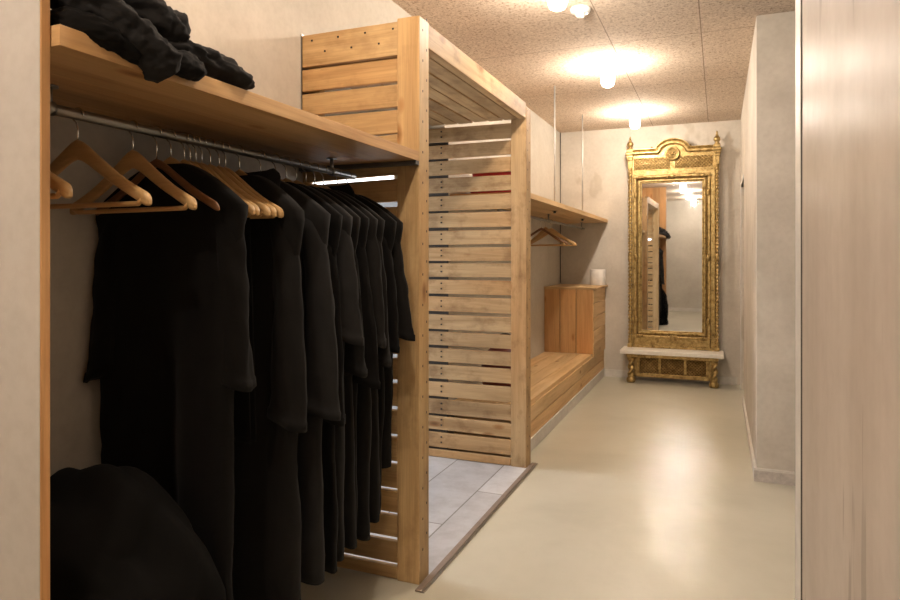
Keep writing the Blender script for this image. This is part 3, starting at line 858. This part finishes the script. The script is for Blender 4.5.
for x in (MC-.20, MC+.17):
    b = MB(); b.lathe([(.011, 2.360), (.013, 2.366), (.007, 2.375), (.001, 2.384)], gd, (x, 6.98, 0), 12); rel(b, 'crest_knob', MR)

# console under the mirror
C = thing('console', 'low gilt console with pale stone top under the tall mirror', 'console', (MC, 6.9, 0))
b = MB(); b.box((-.917, 6.735, .297), (.042, 7.07, .336), M['marble'], bev=.006); rel(b, 'stone_top', C)
b = MB(); b.box((MX0+.005, 6.785, .262), (MX1-.005, 7.06, .2965), g, bev=.004); rel(b, 'apron', C)
for x in (MX0+.045, MX1-.045):
    b = MB()
    pr = [(.026, .075+i*.005) for i in range(36)]
    b.lathe(pr, g, (x, 6.835, 0), 24, lambda t, z: 1+.36*math.cos(2*t-z*80))
    b.lathe([(.030, .245), (.036, .252), (.036, .2615)], g, (x, 6.835, 0), 24)
    rel(b, 'twisted_leg', C)
    b = MB(); b.lathe([(.034, .001), (.044, .012), (.046, .030), (.040, .048), (.030, .058), (.034, .068), (.030, .076)], g, (x, 6.835, 0), 24); rel(b, 'foot', C)
b = MB(); xa, xb, za, zb, y = MX0+.09, MX1-.09, .062, .262, 6.95
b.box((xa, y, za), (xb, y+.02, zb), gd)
b.box((xa-.03, y-.015, za-.018), (xb+.03, y+.03, za+.022), g, bev=.004); b.box((xa, y-.012, zb-.02), (xb, y, zb), g, bev=.003)
xs = [xa, xa+.03, xa+.205, xa+.235, xb-.235, xb-.205, xb-.03, xb]
for i in (0, 2, 4, 6): b.box((xs[i], y-.012, za+.02), (xs[i+1], y, zb-.02), g, bev=.003)
for i in (1, 3, 5):
    pa, pb_, qa, qb = xs[i], xs[i+1], za+.022, zb-.02
    p = .030; k = -int((qb-qa)/p)-1
    while pa+k*p < pb_:
        for sg in (1, -1):
            x0 = pa+k*p; z0 = qa if sg > 0 else qb; t0 = max(0, pa-x0); t1 = min(qb-qa, pb_-x0)
            if t1-t0 > .01: b.tube([(x0+t0, y-.003, z0+sg*t0), (x0+t1, y-.003, z0+sg*t1)], .0036, g, 5)
        k += 1
rel(b, 'lattice_panel', C)
for x in (xa-.012, xb+.012):
    b = MB(); b.box((x-.014, y-.035, .05), (x+.014, 7.06, .262), g, bev=.003); rel(b, 'side_stile', C)

# ------------------------------------------------------------------ ceiling fittings
LX = -.725
def lamp(y, label):
    t = thing('ceiling_lamp', label, 'lamp', (LX, y, H), 0, 'ceiling lamps along the corridor')
    b = MB(); b.lathe([(.058, 0), (.058, -.010), (.052, -.022), (.040, -.026), (.040, -.034)], M['porcelain'], (0, 0, 0), 28); b.build('base', t)
    b = MB(); b.lathe([(.040, -.034), (.047, -.045), (.049, -.09), (.047, -.125), (.038, -.148), (.02, -.158), (.001, -.160)], M['lamp'], (0, 0, 0), 24); b.build('glass_shade', t)
    l = bpy.data.lights.new('lamp_bulb', 'POINT'); l.energy = 24; l.color = (1, .885, .755); l.shadow_soft_size = .035
    lo = bpy.data.objects.new('lamp_bulb', l); COL.objects.link(lo); lo.parent = t; lo.location = (0, 0, -.142)
    return t
lamp(6.34, 'lit ceiling lamp with white glass, nearest the gilt mirror')
lamp(4.72, 'lit ceiling lamp with white glass, middle one in view')
lamp(3.16, 'lit ceiling lamp at the top edge of the photo beside the smoke detector')
lamp(1.56, 'lit ceiling lamp above the near clothes, outside the photo')
lamp(-.05, 'lit ceiling lamp above the camera, outside the photo')
lamp(-1.6, 'lit ceiling lamp at the near end of the corridor, outside the photo')
D = thing('smoke_detector', 'round white smoke detector on the ceiling between two lamps', 'smoke detector', (-.70, 3.60, H))
b = MB(); b.lathe([(.056, 0), (.056, -.012), (.050, -.022), (.030, -.030)], M['porcelain'], (0, 0, 0), 28); b.build('base', D)
b = MB(); b.lathe([(.026, -.030), (.026, -.040), (.018, -.048), (.001, -.050)], M['porcelain'], (0, 0, 0), 24); b.build('sensor_cap', D)

# ------------------------------------------------------------------ daylight through the passage door, world
l = bpy.data.lights.new('door_daylight', 'AREA'); l.shape = 'RECTANGLE'; l.size = 1.25; l.size_y = 2.1; l.energy = 150; l.color = (.86, .92, 1.0)
lo = bpy.data.objects.new('door_daylight', l); COL.objects.link(lo); lo.location = (-4.45, 3.12, 1.2); lo.rotation_euler = (0, -PI/2, 0)
w = bpy.data.worlds.new('world'); SC.world = w; w.use_nodes = True
w.node_tree.nodes['Background'].inputs[0].default_value = (.8, .88, 1, 1); w.node_tree.nodes['Background'].inputs[1].default_value = 1.0

# ------------------------------------------------------------------ camera
cam = bpy.data.cameras.new('camera'); co = bpy.data.objects.new('camera', cam); COL.objects.link(co)
co.location = (0, 0, 1.25); co.rotation_euler = (PI/2, 0, math.radians(22.18))
cam.sensor_fit = 'HORIZONTAL'; cam.sensor_width = 36; cam.lens = 660/900*36
cam.shift_y = -42/900; cam.clip_start = .02
SC.camera = co
SC.view_settings.view_transform = 'Standard'; SC.view_settings.look = 'None'; SC.view_settings.gamma = 1
SC.view_settings.use_curve_mapping = False; SC.view_settings.exposure = 0.25
SC.cycles.use_denoising = True
SC.cycles.max_bounces = 10; SC.cycles.diffuse_bounces = 3; SC.cycles.sample_clamp_indirect = 0; SC.cycles.blur_glossy = 0.3
